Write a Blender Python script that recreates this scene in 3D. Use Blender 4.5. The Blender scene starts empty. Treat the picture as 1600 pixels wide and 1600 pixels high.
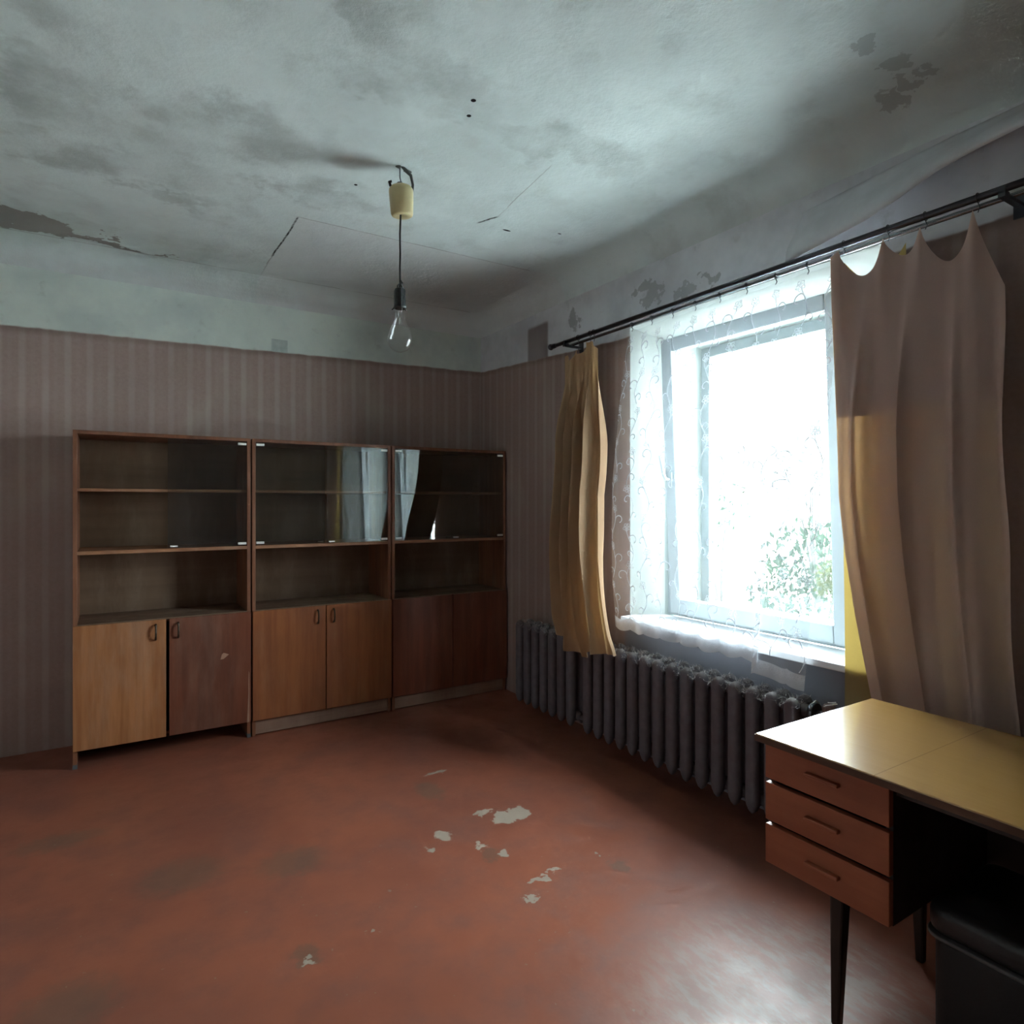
import bpy, math, random
from mathutils import Vector, Matrix, Euler

random.seed(7)
PI = math.pi
SC = bpy.context.scene
COL = SC.collection

# ------------------------------------------------------------------ camera
cam_d = bpy.data.cameras.new('camera')
cam = bpy.data.objects.new('camera', cam_d)
COL.objects.link(cam)
CAM_H = 1.43
cam.location = (0, 0, CAM_H)
cam.rotation_euler = (PI / 2, 0, -math.radians(32.3))
cam_d.sensor_width = 36.0
cam_d.lens = 22.5
cam_d.shift_y = -15 / 1600
cam_d.clip_start = 0.02
cam_d.clip_end = 300
SC.camera = cam

# ------------------------------------------------------------------ world (bright overcast, no sun), exposure
SKY = 9.0
world = bpy.data.worlds.new('overcast_sky')
SC.world = world
world.use_nodes = True
bg = world.node_tree.nodes['Background']
bg.inputs['Color'].default_value = (0.84, 0.92, 1.0, 1)
bg.inputs['Strength'].default_value = SKY

# window portal: gives off no light itself, only tells the sampler where the sky comes in
por_d = bpy.data.lights.new('window_portal', 'AREA')
por_d.shape = 'RECTANGLE'
por_d.size, por_d.size_y = 1.60, 1.16
por_d.cycles.is_portal = True
por = bpy.data.objects.new('window_portal', por_d)
COL.objects.link(por)
por.location = (3.13, 2.08, 1.57)
por.rotation_euler = (0, PI / 2, 0)

SC.view_settings.view_transform = 'Standard'
SC.view_settings.look = 'None'
SC.view_settings.gamma = 1.0
SC.view_settings.use_curve_mapping = False
SC.view_settings.exposure = 2.62
SC.cycles.use_denoising = True
SC.cycles.max_bounces = 8
SC.cycles.adaptive_threshold = 0.03
SC.cycles.diffuse_bounces = 6
SC.cycles.transparent_max_bounces = 16
SC.cycles.sample_clamp_indirect = 12.0
SC.cycles.caustics_reflective = False
SC.cycles.caustics_refractive = False

# ------------------------------------------------------------------ helpers: nodes
class G:
    """small shader-graph builder"""
    def __init__(s, name):
        s.m = bpy.data.materials.new(name)
        s.m.use_nodes = True
        s.nt = s.m.node_tree
        s.nt.nodes.clear()
        s.out = s.nt.nodes.new('ShaderNodeOutputMaterial')
        s._pos = None
    def put(s, sock, v):
        if isinstance(v, bpy.types.NodeSocket):
            s.nt.links.new(v, sock)
        elif v is not None:
            if isinstance(v, (tuple, list)) and len(v) == 3 and sock.type == 'RGBA':
                v = (*v, 1)
            sock.default_value = v
    def n(s, typ, **kw):
        nd = s.nt.nodes.new(typ)
        ins = kw.pop('ins', {})
        for k, v in kw.items():
            setattr(nd, k, v)
        for k, v in ins.items():
            s.put(nd.inputs[k], v)
        return nd
    def pos(s):
        if s._pos is None:
            s._pos = s.n('ShaderNodeTexCoord').outputs['Object']
        return s._pos
    def wpos(s):
        return s.n('ShaderNodeNewGeometry').outputs['Position']
    def xyz(s, v):
        o = s.n('ShaderNodeSeparateXYZ', ins={0: v}).outputs
        return o[0], o[1], o[2]
    def ma(s, op, a, b=None, c=None, clamp=False):
        nd = s.n('ShaderNodeMath', operation=op, use_clamp=clamp)
        for i, v in enumerate((a, b, c)):
            if v is not None:
                s.put(nd.inputs[i], v)
        return nd.outputs[0]
    def vm(s, op, a, b):
        nd = s.n('ShaderNodeVectorMath', operation=op)
        s.put(nd.inputs[0], a); s.put(nd.inputs[1], b)
        return nd.outputs[0]
    def noise(s, vec, scale, detail=4, rough=0.55, color=False):
        nd = s.n('ShaderNodeTexNoise', ins={'Vector': vec, 'Scale': scale, 'Detail': detail, 'Roughness': rough})
        return nd.outputs['Color' if color else 'Fac']
    def mapv(s, vec, scale=(1, 1, 1), loc=(0, 0, 0)):
        return s.n('ShaderNodeMapping', ins={0: vec, 1: loc, 3: scale}).outputs[0]
    def ss(s, v, a, b, lo=0.0, hi=1.0):
        nd = s.n('ShaderNodeMapRange', interpolation_type='SMOOTHSTEP', clamp=True)
        for i, q in enumerate((v, a, b, lo, hi)):
            s.put(nd.inputs[i], q)
        return nd.outputs[0]
    def mix(s, f, a, b, mode='MIX'):
        nd = s.n('ShaderNodeMix', data_type='RGBA', blend_type=mode)
        s.put(nd.inputs[0], f); s.put(nd.inputs[6], a); s.put(nd.inputs[7], b)
        return nd.outputs[2]
    def bump(s, h, strength=0.3, dist=0.01):
        return s.n('ShaderNodeBump', ins={'Height': h, 'Strength': strength, 'Distance': dist}).outputs[0]
    def ell(s, vx, vy, cx, cy, rx, ry, soft=0.35):
        """1 inside an ellipse that has a soft edge"""
        a = s.ma('DIVIDE', s.ma('SUBTRACT', vx, cx), rx)
        b = s.ma('DIVIDE', s.ma('SUBTRACT', vy, cy), ry)
        d = s.ma('ADD', s.ma('MULTIPLY', a, a), s.ma('MULTIPLY', b, b))
        return s.ss(d, 1.0 + soft, 1.0 - soft)
    def line(s, vx, vy, x0, y0, x1, y1, w):
        """1 on a segment of half-width w"""
        L = math.hypot(x1 - x0, y1 - y0)
        tx, ty = (x1 - x0) / L, (y1 - y0) / L
        a = s.ma('SUBTRACT', vx, x0); b = s.ma('SUBTRACT', vy, y0)
        t = s.ma('ADD', s.ma('MULTIPLY', a, tx), s.ma('MULTIPLY', b, ty))
        d = s.ma('ABSOLUTE', s.ma('SUBTRACT', s.ma('MULTIPLY', a, ty), s.ma('MULTIPLY', b, tx)))
        e = s.ma('MULTIPLY', s.ss(t, -0.02, 0.02), s.ss(t, L + 0.02, L - 0.02))
        return s.ma('MULTIPLY', s.ss(d, w, w * 0.4), e)
    def mx(s, *v):
        r = v[0]
        for q in v[1:]:
            r = s.ma('MAXIMUM', r, q)
        return r
    def pbr(s, color, rough=0.5, normal=None, metallic=0.0, spec=0.5, coat=0.0, coat_rough=0.1):
        nd = s.n('ShaderNodeBsdfPrincipled')
        s.put(nd.inputs['Base Color'], color); s.put(nd.inputs['Roughness'], rough)
        s.put(nd.inputs['Metallic'], metallic); s.put(nd.inputs['Specular IOR Level'], spec)
        s.put(nd.inputs['Coat Weight'], coat); s.put(nd.inputs['Coat Roughness'], coat_rough)
        if normal is not None:
            s.put(nd.inputs['Normal'], normal)
        return nd.outputs[0]
    def mixsh(s, f, a, b):
        nd = s.n('ShaderNodeMixShader')
        s.put(nd.inputs[0], f); s.put(nd.inputs[1], a); s.put(nd.inputs[2], b)
        return nd.outputs[0]
    def done(s, sh):
        s.nt.links.new(sh, s.out.inputs[0])
        return s.m

M = {}

def wallpaper(name, axis):
    g = G(name)
    p = g.pos(); x, y, z = g.xyz(p)
    t = x if axis == 'x' else y
    wob = g.noise(p, 1.3, 3)
    # faded vertical stripes
    fr = g.ma('FRACT', g.ma('ADD', g.ma('DIVIDE', t, 0.107), g.ma('MULTIPLY', wob, 0.12)))
    st = g.mx(g.ma('MULTIPLY', g.ss(fr, 0.02, 0.16), g.ss(fr, 0.46, 0.30)),
              g.ma('MULTIPLY', g.ma('MULTIPLY', g.ss(fr, 0.55, 0.65), g.ss(fr, 0.85, 0.72)), 0.22))
    patch = g.noise(g.mapv(p, (1.2, 1.2, 0.7)), 2.2, 3, 0.6)
    st = g.ma('MULTIPLY', st, g.ss(patch, 0.25, 0.7, 0.25, 0.85))
    wp = g.mix(g.noise(p, 60, 3), (0.30, 0.212, 0.192), (0.385, 0.28, 0.25))
    wp = g.mix(g.ma('MULTIPLY', st, 0.50), wp, (0.50, 0.425, 0.38))
    wp = g.mix(g.ss(patch, 0.5, 0.75, 0, 0.45), wp, (0.42, 0.36, 0.30))
    # whitewashed band above the paper
    ed = g.ma('MULTIPLY', g.ma('SUBTRACT', g.noise(p, 7, 3), 0.5), 0.018)
    if axis == 'x':
        zb = g.ma('ADD', 2.437, g.ma('MULTIPLY', x, 0.0222))
    else:
        zb = g.ma('ADD', 2.40, g.ma('MULTIPLY', g.ma('MAXIMUM', g.ma('SUBTRACT', y, 2.9), 0), 0.055))
    dz = g.ma('SUBTRACT', z, g.ma('ADD', zb, ed))
    up = g.ss(dz, -0.006, 0.006)
    n1 = g.noise(p, 2.5, 4, 0.62); n2 = g.noise(p, 11, 4, 0.6)
    if axis == 'x':
        ww = g.mix(g.ss(n1, 0.35, 0.7), (0.64, 0.70, 0.64), (0.52, 0.58, 0.55))
    else:
        ww = g.mix(g.ss(n1, 0.35, 0.7), (0.70, 0.71, 0.74), (0.54, 0.55, 0.58))
        dx = g.ma('MULTIPLY', g.ma('SUBTRACT', n2, 0.5), 0.35)
        yy = g.ma('ADD', y, dx); zz = g.ma('ADD', z, g.ma('MULTIPLY', g.ma('SUBTRACT', g.noise(p, 16, 3), 0.5), 0.22))
        peel = g.mx(g.ell(yy, zz, 2.62, 2.61, 0.10, 0.065, 0.2), g.ell(yy, zz, 2.36, 2.55, 0.05, 0.04, 0.2),
                    g.ell(yy, zz, 3.32, 2.62, 0.05, 0.08, 0.3), g.ell(yy, zz, 2.22, 2.56, 0.04, 0.03, 0.3))
        ww = g.mix(g.ma('MULTIPLY', peel, 0.5), ww, (0.18, 0.175, 0.18))
        sq = g.ma('MULTIPLY', g.ma('MULTIPLY', g.ss(y, 3.60, 3.63), g.ss(y, 3.88, 3.85)), g.ss(z, 2.70, 2.67))
        ww = g.mix(g.ma('MULTIPLY', sq, 0.8), ww, (0.24, 0.19, 0.18))
    ww = g.mix(g.ss(n2, 0.58, 0.8, 0, 0.35), ww, (0.30, 0.29, 0.27))
    c = g.mix(up, wp, ww)
    c = g.mix(g.ma('MULTIPLY', g.ma('MULTIPLY', g.ss(dz, -0.05, -0.01), g.ss(dz, 0.0, -0.008)), 0.35), c, (0.10, 0.075, 0.06))
    if axis == 'y':
        low = g.ma('MULTIPLY', g.ss(z, 0.80, 0.77), g.ma('MULTIPLY', g.ss(y, 2.86, 2.80), g.ss(y, 1.38, 1.44)))
        c = g.mix(low, c, g.mix(n1, (0.30, 0.30, 0.33), (0.22, 0.22, 0.25)))
    h = g.noise(p, 45, 2)
    return g.done(g.pbr(c, 0.85, g.bump(h, 0.25, 0.004), spec=0.2))
M['paper_back'] = wallpaper('wallpaper_back', 'x')
M['paper_side'] = wallpaper('wallpaper_side', 'y')

def ceiling_mat():
    g = G('stained_whitewash')
    p = g.pos(); x, y, z = g.xyz(p)
    n1 = g.noise(p, 1.1, 5, 0.62); n2 = g.noise(p, 4.5, 5, 0.62); n3 = g.noise(p, 22, 3, 0.6)
    c = g.mix(g.ss(n1, 0.35, 0.68), (0.68, 0.755, 0.74), (0.53, 0.59, 0.575))
    c = g.mix(g.ss(n2, 0.50, 0.72, 0, 0.42), c, (0.42, 0.46, 0.44))
    # smoother strip of board by the back wall
    bd = g.ma('MULTIPLY', g.ss(y, 3.40, 3.43), g.ss(x, 0.83, 0.86))
    c = g.mix(g.ma('MULTIPLY', bd, 0.55), c, (0.66, 0.67, 0.665))
    wx = g.ma('ADD', x, g.ma('MULTIPLY', g.ma('SUBTRACT', n2, 0.5), 0.9))
    wy = g.ma('ADD', y, g.ma('MULTIPLY', g.ma('SUBTRACT', g.noise(g.mapv(p, loc=(5, 3, 1)), 5, 4, 0.62), 0.5), 0.7))
    sx = g.ma('ADD', x, g.ma('MULTIPLY', g.ma('SUBTRACT', n3, 0.5), 0.16))
    sy = g.ma('ADD', y, g.ma('MULTIPLY', g.ma('SUBTRACT', g.noise(g.mapv(p, loc=(2, 7, 4)), 20, 3), 0.5), 0.16))
    # smoky and mouldy clouds
    cloud = g.mx(g.ell(wx, wy, 0.0, 3.30, 0.42, 0.14, 0.8), g.ell(wx, wy, 0.28, 3.52, 0.22, 0.07, 0.8),
                 g.ell(wx, wy, -0.15, 2.70, 0.14, 0.40, 0.8), g.ell(wx, wy, 0.95, 2.10, 0.30, 0.12, 0.9),
                 g.ell(wx, wy, 0.42, 2.75, 0.40, 0.16, 0.9), g.ell(wx, wy, 0.78, 1.85, 0.12, 0.35, 0.9),
                 g.ell(wx, wy, 1.62, 2.15, 0.40, 0.10, 0.9), g.ell(wx, wy, 0.95, 3.10, 0.30, 0.12, 0.9))
    c = g.mix(g.ma('MULTIPLY', cloud, g.ss(n2, 0.35, 0.62, 0.10, 0.42)), c, (0.27, 0.30, 0.28))
    # brown damp patch along the back wall seam
    damp = g.mx(g.ell(wx, wy, -0.45, 4.28, 0.36, 0.17, 0.12), g.ell(wx, wy, -0.05, 4.36, 0.24, 0.07, 0.12), g.ell(wx, wy, 0.2, 4.40, 0.2, 0.025, 0.3))
    damp = g.ma('MULTIPLY', damp, g.ss(y, 4.43, 4.40))
    c = g.mix(g.ma('MULTIPLY', damp, 0.85), c, (0.235, 0.205, 0.19))
    # flaked spots near the window
    fl = g.mx(g.ell(sx, sy, 2.09, 1.15, 0.05, 0.025, 0.15), g.ell(sx, sy, 2.26, 1.14, 0.05, 0.045, 0.15), g.ell(sx, sy, 2.38, 1.18, 0.05, 0.03, 0.15),
              g.ell(sx, sy, 2.40, 1.10, 0.05, 0.02, 0.15), g.ell(sx, sy, 2.44, 1.24, 0.07, 0.03, 0.2), g.ell(sx, sy, 2.43, 1.16, 0.04, 0.02, 0.2))
    c = g.mix(g.ma('MULTIPLY', fl, 0.5), c, (0.30, 0.33, 0.32))
    # dots, specks
    dt = g.mx(g.ell(x, y, 1.147, 2.082, 0.010, 0.010, 0.3), g.ell(x, y, 1.178, 2.174, 0.009, 0.009, 0.3), g.ell(x, y, 1.849, 2.979, 0.025, 0.008, 0.3),
              g.ell(x, y, 0.985, 2.93, 0.008, 0.008, 0.3), g.ell(x, y, 2.12, 2.86, 0.012, 0.006, 0.3))
    # cracks and board joints
    jx = g.ma('ADD', x, g.ma('MULTIPLY', g.ma('SUBTRACT', n2, 0.5), 0.03)); jy = g.ma('ADD', y, g.ma('MULTIPLY', g.ma('SUBTRACT', n2, 0.5), 0.03))
    jt = g.mx(g.line(jx, jy, 0.843, 3.43, 0.843, 4.05, 0.007), g.line(jx, jy, 1.67, 2.98, 1.72, 2.86, 0.009))
    jf = g.mx(g.line(jx, jy, 0.843, 4.0, 0.846, 4.42, 0.005), g.line(jx, jy, 0.85, 3.42, 2.3, 3.42, 0.006), g.line(jx, jy, 1.72, 2.86, 1.66, 2.30, 0.004),
              g.line(jx, jy, -0.9, 4.415, 2.4, 4.415, 0.005))
    c = g.mix(g.ma('MULTIPLY', jt, g.ss(n3, 0.3, 0.6, 0.5, 1.0)), c, (0.05, 0.05, 0.05))
    c = g.mix(g.ma('MULTIPLY', jf, g.ss(n2, 0.3, 0.6, 0.15, 0.7)), c, (0.28, 0.28, 0.27))
    c = g.mix(dt, c, (0.01, 0.01, 0.01))
    # shade of the cove put into the colour, darker towards its foot
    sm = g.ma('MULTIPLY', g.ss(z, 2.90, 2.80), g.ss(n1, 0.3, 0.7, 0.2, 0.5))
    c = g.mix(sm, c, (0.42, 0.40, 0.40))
    h = g.noise(p, 9, 5, 0.7)
    return g.done(g.pbr(c, 0.9, g.bump(h, 0.4, 0.016), spec=0.15))
M['ceiling'] = ceiling_mat()

def floor_mat():
    g = G('worn_red_floor_paint')
    p = g.pos(); x, y, z = g.xyz(p)
    n1 = g.noise(p, 0.9, 4, 0.6); n2 = g.noise(p, 5, 5, 0.65); n3 = g.noise(p, 28, 3, 0.6)
    c = g.mix(g.ss(n1, 0.32, 0.68), (0.31, 0.098, 0.055), (0.215, 0.072, 0.046))
    c = g.mix(g.ss(n2, 0.42, 0.72, 0, 0.5), c, (0.17, 0.075, 0.055))
    sx = g.ma('ADD', x, g.ma('MULTIPLY', g.ma('SUBTRACT', n3, 0.5), 0.10)); sy = g.ma('ADD', y, g.ma('MULTIPLY', g.ma('SUBTRACT', g.noise(g.mapv(p, loc=(3, 1, 9)), 26, 3), 0.5), 0.14))
    # dull dirty marks
    dark = g.mx(g.ell(sx, sy, 1.353, 2.90, 0.06, 0.10, 0.7), g.ell(sx, sy, -0.17, 3.30, 0.16, 0.07, 0.8), g.ell(sx, sy, 0.25, 2.75, 0.14, 0.12, 0.9),
                g.ell(sx, sy, 1.32, 2.24, 0.04, 0.05, 0.5), g.ell(sx, sy, 1.70, 1.90, 0.035, 0.04, 0.6), g.ell(sx, sy, 0.53, 2.06, 0.04, 0.05, 0.7), g.ell(sx, sy, -0.1, 2.2, 0.12, 0.12, 0.9),
                g.ell(sx, sy, 0.62, 2.62, 0.12, 0.10, 0.9))
    c = g.mix(g.ma('MULTIPLY', dark, 0.5), c, (0.12, 0.085, 0.06))
    # paint worn down to the bare board
    bare = g.mx(g.ell(sx, sy, 1.56, 2.47, 0.10, 0.055, 0.08), g.ell(sx, sy, 1.47, 2.57, 0.05, 0.02, 0.1), g.ell(sx, sy, 1.22, 2.48, 0.03, 0.05, 0.3),
                g.ell(sx, sy, 1.126, 2.41, 0.018, 0.018, 0.2), g.ell(sx, sy, 1.31, 2.325, 0.028, 0.02, 0.2), g.ell(sx, sy, 1.36, 2.22, 0.02, 0.02, 0.2),
                g.ell(sx, sy, 1.38, 2.00, 0.045, 0.022, 0.15), g.ell(sx, sy, 1.47, 2.02, 0.025, 0.012, 0.2), g.ell(sx, sy, 1.30, 1.92, 0.03, 0.012, 0.2), g.ell(sx, sy, 1.69, 2.01, 0.014, 0.012, 0.2),
                g.ell(sx, sy, 1.47, 3.08, 0.07, 0.014, 0.2), g.ell(sx, sy, 0.53, 2.03, 0.012, 0.016, 0.2), g.ell(sx, sy, 0.741, 2.05, 0.008, 0.008, 0.2))
    speck = g.ma('MULTIPLY', g.ss(g.noise(p, 45, 2, 0.4), 0.735, 0.765), 0.55)
    bare = g.mx(bare, speck)
    c = g.mix(g.ma('MULTIPLY', bare, 0.72), c, (0.34, 0.30, 0.235))
    # paler streaky place in front of the desk
    streaks = g.ma('MULTIPLY', g.ell(x, y, 1.62, 1.12, 0.42, 0.34, 0.9), g.ss(g.noise(g.mapv(p, (3, 1, 1)), 9, 4, 0.7), 0.42, 0.62, 0.1, 0.6))
    c = g.mix(streaks, c, (0.33, 0.27, 0.22))
    r = g.ma('ADD', g.ss(n2, 0.3, 0.7, 0.30, 0.46), g.ma('MULTIPLY', bare, 0.3))
    h = g.noise(p, 6, 4, 0.65)
    return g.done(g.pbr(c, r, g.bump(h, 0.22, 0.008), spec=0.45))
M['floor'] = floor_mat()

def wood(name, a, b, rough=0.42, dust=0.0, axis='z', scale=1.0, coat=0.0, seed=0.0, bump=0.08, blotch=0.45, seams=()):
    g = G(name)
    p = g.pos()
    sc = {'z': (14, 14, 0.9), 'x': (0.9, 14, 14), 'y': (14, 0.9, 14)}[axis]
    v = g.mapv(p, tuple(q * scale for q in sc), (seed, seed * 1.7, seed * 0.6))
    n1 = g.noise(v, 1.6, 6, 0.6)
    n2 = g.noise(g.mapv(p, (3, 3, 1.3), (seed, 0, seed)), 1.2, 5, 0.6)
    fine = g.noise(g.mapv(p, tuple(q * 9 for q in sc)), 1.5, 3)
    c = g.mix(g.ss(n1, 0.34, 0.68), a, b)
    c = g.mix(g.ss(n2, 0.42, 0.74, 0, blotch), c, tuple(q * 0.62 for q in b))
    c = g.mix(g.ma('MULTIPLY', fine, 0.22), c, tuple(q * 0.5 for q in b))
    if seams:
        yy = g.xyz(p)[1]
        for q in seams:
            c = g.mix(g.ma('MULTIPLY', g.ss(g.ma('ABSOLUTE', g.ma('SUBTRACT', yy, q)), 0.0022, 0.0008), 0.5), c, tuple(w_ * 0.45 for w_ in b))
    if dust:
        dn = g.noise(g.mapv(p, (5, 5, 1.2), (seed, seed, 2)), 1.4, 6, 0.65)
        c = g.mix(g.ss(dn, 0.42, 0.8, 0, dust), c, (0.48, 0.36, 0.27))
    r = rough if coat else g.ss(n2, 0.3, 0.7, rough * 0.85, min(1, rough * 1.3))
    return g.done(g.pbr(c, r, g.bump(fine, bump, 0.002), spec=0.4, coat=coat, coat_rough=0.05))
M['carcass'] = wood('walnut_carcass', (0.27, 0.105, 0.05), (0.165, 0.062, 0.032), 0.45, 0.15)
M['shelf_wood'] = wood('shelf_edge_wood', (0.36, 0.17, 0.085), (0.25, 0.11, 0.055), 0.5, 0.3, 'x')
M['hardboard'] = wood('dusty_hardboard', (0.20, 0.122, 0.074), (0.15, 0.09, 0.054), 0.75, 0.22, 'x', 0.4)
M['door_tan'] = wood('door_veneer_tan', (0.44, 0.19, 0.078), (0.31, 0.12, 0.045), 0.38, 0.35, seed=1.0)
M['door_red'] = wood('door_veneer_red', (0.195, 0.063, 0.033), (0.14, 0.045, 0.026), 0.38, 0.14, seed=4.0)
M['door_orange'] = wood('door_veneer_orange', (0.34, 0.118, 0.043), (0.25, 0.080, 0.031), 0.36, 0.14, seed=7.0)
M['door_dark'] = wood('door_veneer_dark', (0.21, 0.060, 0.030), (0.145, 0.042, 0.023), 0.4, 0.08, seed=9.5)
M['bare_wood'] = wood('bare_chipped_wood', (0.42, 0.24, 0.16), (0.36, 0.19, 0.12), 0.7)
M['plinth_wood'] = wood('faded_plinth_wood', (0.33, 0.20, 0.14), (0.25, 0.14, 0.10), 0.6, 0.3, 'x')
M['desk_top'] = wood('varnished_desk_top', (0.58, 0.325, 0.10), (0.56, 0.31, 0.092), 0.26, 0.0, 'y', 0.7, coat=1.0, bump=0.02, blotch=0.04, seams=(0.853, 0.50, 0.15))
M['desk_front'] = wood('desk_drawer_veneer', (0.40, 0.125, 0.058), (0.32, 0.095, 0.045), 0.42, 0.05, 'y', 0.7, seed=3.3)
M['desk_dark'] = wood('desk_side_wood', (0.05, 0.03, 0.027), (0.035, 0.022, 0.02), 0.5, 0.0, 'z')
M['desk_edge'] = wood('desk_edge_wood', (0.13, 0.06, 0.032), (0.10, 0.045, 0.025), 0.5, 0.0, 'y')
M['leg_dark'] = wood('dark_stained_leg', (0.022, 0.014, 0.011), (0.013, 0.009, 0.008), 0.4, 0.0, 'z')

def plain(name, col, rough=0.5, metallic=0.0, spec=0.5, var=0.15, scale=20, bump=0.1):
    g = G(name)
    p = g.pos()
    n = g.noise(p, scale, 4)
    c = g.mix(g.ss(n, 0.3, 0.7, 0, var), col, tuple(q * 0.45 for q in col))
    return g.done(g.pbr(c, rough, g.bump(n, bump, 0.002), metallic, spec))
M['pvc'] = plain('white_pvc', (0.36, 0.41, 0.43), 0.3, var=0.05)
M['backlit_frame'] = plain('backlit_grey_frame', (0.16, 0.18, 0.19), 0.6, var=0.1)  # outer frame's backlit shade is put into this grey
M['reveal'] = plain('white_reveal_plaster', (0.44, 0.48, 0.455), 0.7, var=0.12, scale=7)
M['sill'] = plain('white_sill', (0.85, 0.86, 0.88), 0.35, var=0.06)
M['steel_dark'] = plain('dark_painted_steel', (0.10, 0.105, 0.12), 0.28, 0.8)
M['steel'] = plain('bare_steel', (0.35, 0.36, 0.38), 0.25, 0.9)
M['brass'] = plain('tarnished_brass', (0.045, 0.028, 0.015), 0.45, 0.5)
M['clip'] = plain('white_plastic_clip', (0.72, 0.70, 0.66), 0.4)
M['black'] = plain('black_bakelite', (0.012, 0.012, 0.013), 0.3)
M['cream'] = plain('yellowed_plastic', (0.52, 0.43, 0.23), 0.42, var=0.12)
M['cable_grey'] = plain('grey_cable', (0.13, 0.13, 0.125), 0.6)
M['cord_dark'] = plain('dark_braided_cord', (0.045, 0.05, 0.05), 0.8, scale=300, bump=0.5)
M['leather'] = plain('black_leatherette', (0.022, 0.022, 0.025), 0.45, scale=140, bump=0.35)
M['leather_dark'] = plain('matt_black_leatherette', (0.012, 0.011, 0.012), 0.65, scale=140, bump=0.3)
M['rim_grey'] = plain('worn_grey_rim', (0.09, 0.09, 0.095), 0.5)
M['wire'] = plain('white_wire', (0.72, 0.72, 0.70), 0.4)
M['tin'] = plain('rusty_tin', (0.20, 0.13, 0.11), 0.5, 0.3, var=0.4)
M['flap'] = plain('peeling_whitewash', (0.66, 0.67, 0.70), 0.85, var=0.25, scale=6)
M['patch'] = plain('grey_plaster_patch', (0.47, 0.53, 0.51), 0.85, var=0.3)
M['bounce_wall'] = plain('pale_bounce_paint', (0.66, 0.62, 0.59), 0.9, spec=0.2, var=0.15, scale=4)  # tint chosen to bounce light back into the room
M['shell'] = plain('plain_outer_wall', (0.45, 0.40, 0.37), 0.9)

def radiator_mat():
    g = G('dusty_radiator_paint')
    p = g.wpos()
    nz = g.xyz(g.n('ShaderNodeNewGeometry').outputs['Normal'])[2]
    n = g.noise(p, 26, 5)
    c = g.mix(g.ss(n, 0.3, 0.7), (0.17, 0.158, 0.18), (0.14, 0.13, 0.15))
    c = g.mix(g.ma('MULTIPLY', g.ss(nz, 0.25, 0.8), 0.6), c, (0.24, 0.215, 0.20))
    return g.done(g.pbr(c, 0.6, g.bump(n, 0.2, 0.003), spec=0.3))
M['radiator'] = radiator_mat()
M['dust'] = plain('grey_dust', (0.46, 0.43, 0.42), 1.0, spec=0.0)

def glass_mat(name, tint, dirt=0.0, dirt_col=(0.5, 0.48, 0.45)):
    g = G(name)
    fc = g.n('ShaderNodeLayerWeight', ins={'Blend': 0.5}).outputs['Facing']
    fr = g.ma('ADD', 0.042, g.ma('MULTIPLY', g.ma('POWER', fc, 5.0), 0.95), clamp=True)
    tr = g.n('ShaderNodeBsdfTransparent', ins={0: (*tint, 1)}).outputs[0]
    gl = g.n('ShaderNodeBsdfGlossy', ins={'Color': (1, 1, 1, 1), 'Roughness': 0.012}).outputs[0]
    sh = g.mixsh(fr, tr, gl)
    if dirt:
        df = g.n('ShaderNodeBsdfDiffuse', ins={0: (*dirt_col, 1)}).outputs[0]
        n = g.noise(g.mapv(g.pos(), (4, 4, 1.5)), 2.0, 6, 0.65)
        sh = g.mixsh(g.ss(n, 0.4, 0.8, dirt * 0.3, dirt), sh, df)
    return g.done(sh)
M['pane'] = glass_mat('window_glass', (0.97, 0.99, 0.98))
M['cab_glass'] = glass_mat('cabinet_glass', (0.80, 0.81, 0.79), 0.035)
M['bulb_glass'] = glass_mat('bulb_glass', (0.96, 0.97, 0.97))

def cloth(name, front, through, tr=0.5, rough=1.0, weave=500):
    g = G(name)
    p = g.pos()
    n = g.noise(p, 3.5, 4); w = g.noise(g.mapv(p, (1, 1, 0.35)), weave, 2)
    c = g.mix(g.ss(n, 0.3, 0.7, 0, 0.2), front, tuple(q * 0.7 for q in front))
    c = g.mix(g.ma('MULTIPLY', w, 0.35), c, tuple(q * 0.6 for q in front))
    d = g.n('ShaderNodeBsdfDiffuse', ins={0: c, 1: rough, 2: g.bump(w, 0.15, 0.002)}).outputs[0]
    t = g.n('ShaderNodeBsdfTranslucent', ins={0: through}).outputs[0]
    return g.done(g.mixsh(tr, d, t))
M['curtain'] = cloth('gold_curtain_cloth', (0.70, 0.56, 0.51), (0.74, 0.44, 0.19, 1), 0.18)
M['curtain_hem'] = cloth('doubled_curtain_cloth', (0.50, 0.39, 0.36), (0.55, 0.34, 0.20, 1), 0.07)
M['curtain_back'] = cloth('thin_gold_lining', (0.52, 0.40, 0.20), (0.66, 0.46, 0.12, 1), 0.28)
M['curtain_gold'] = cloth('gold_satin_cloth', (0.56, 0.385, 0.245), (0.70, 0.44, 0.17, 1), 0.16)

def sheer_mat(name, cover, thru=0.012):
    g = G(name)
    d = g.n('ShaderNodeBsdfDiffuse', ins={0: (0.82, 0.84, 0.88, 1)}).outputs[0]
    t = g.n('ShaderNodeBsdfTranslucent', ins={0: (0.82, 0.84, 0.88, 1)}).outputs[0]
    tr = g.n('ShaderNodeBsdfTransparent').outputs[0]
    w = g.noise(g.pos(), 5, 3)
    return g.done(g.mixsh(g.ss(w, 0.2, 0.8, cover * 0.85, cover * 1.1), tr, g.mixsh(thru, d, t)))
M['sheer'] = sheer_mat('sheer_tulle', 0.22)
M['lace'] = sheer_mat('lace_hem', 0.75, 0.035)
M['embroid'] = sheer_mat('embroidery_thread', 0.85, 0.018)

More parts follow.
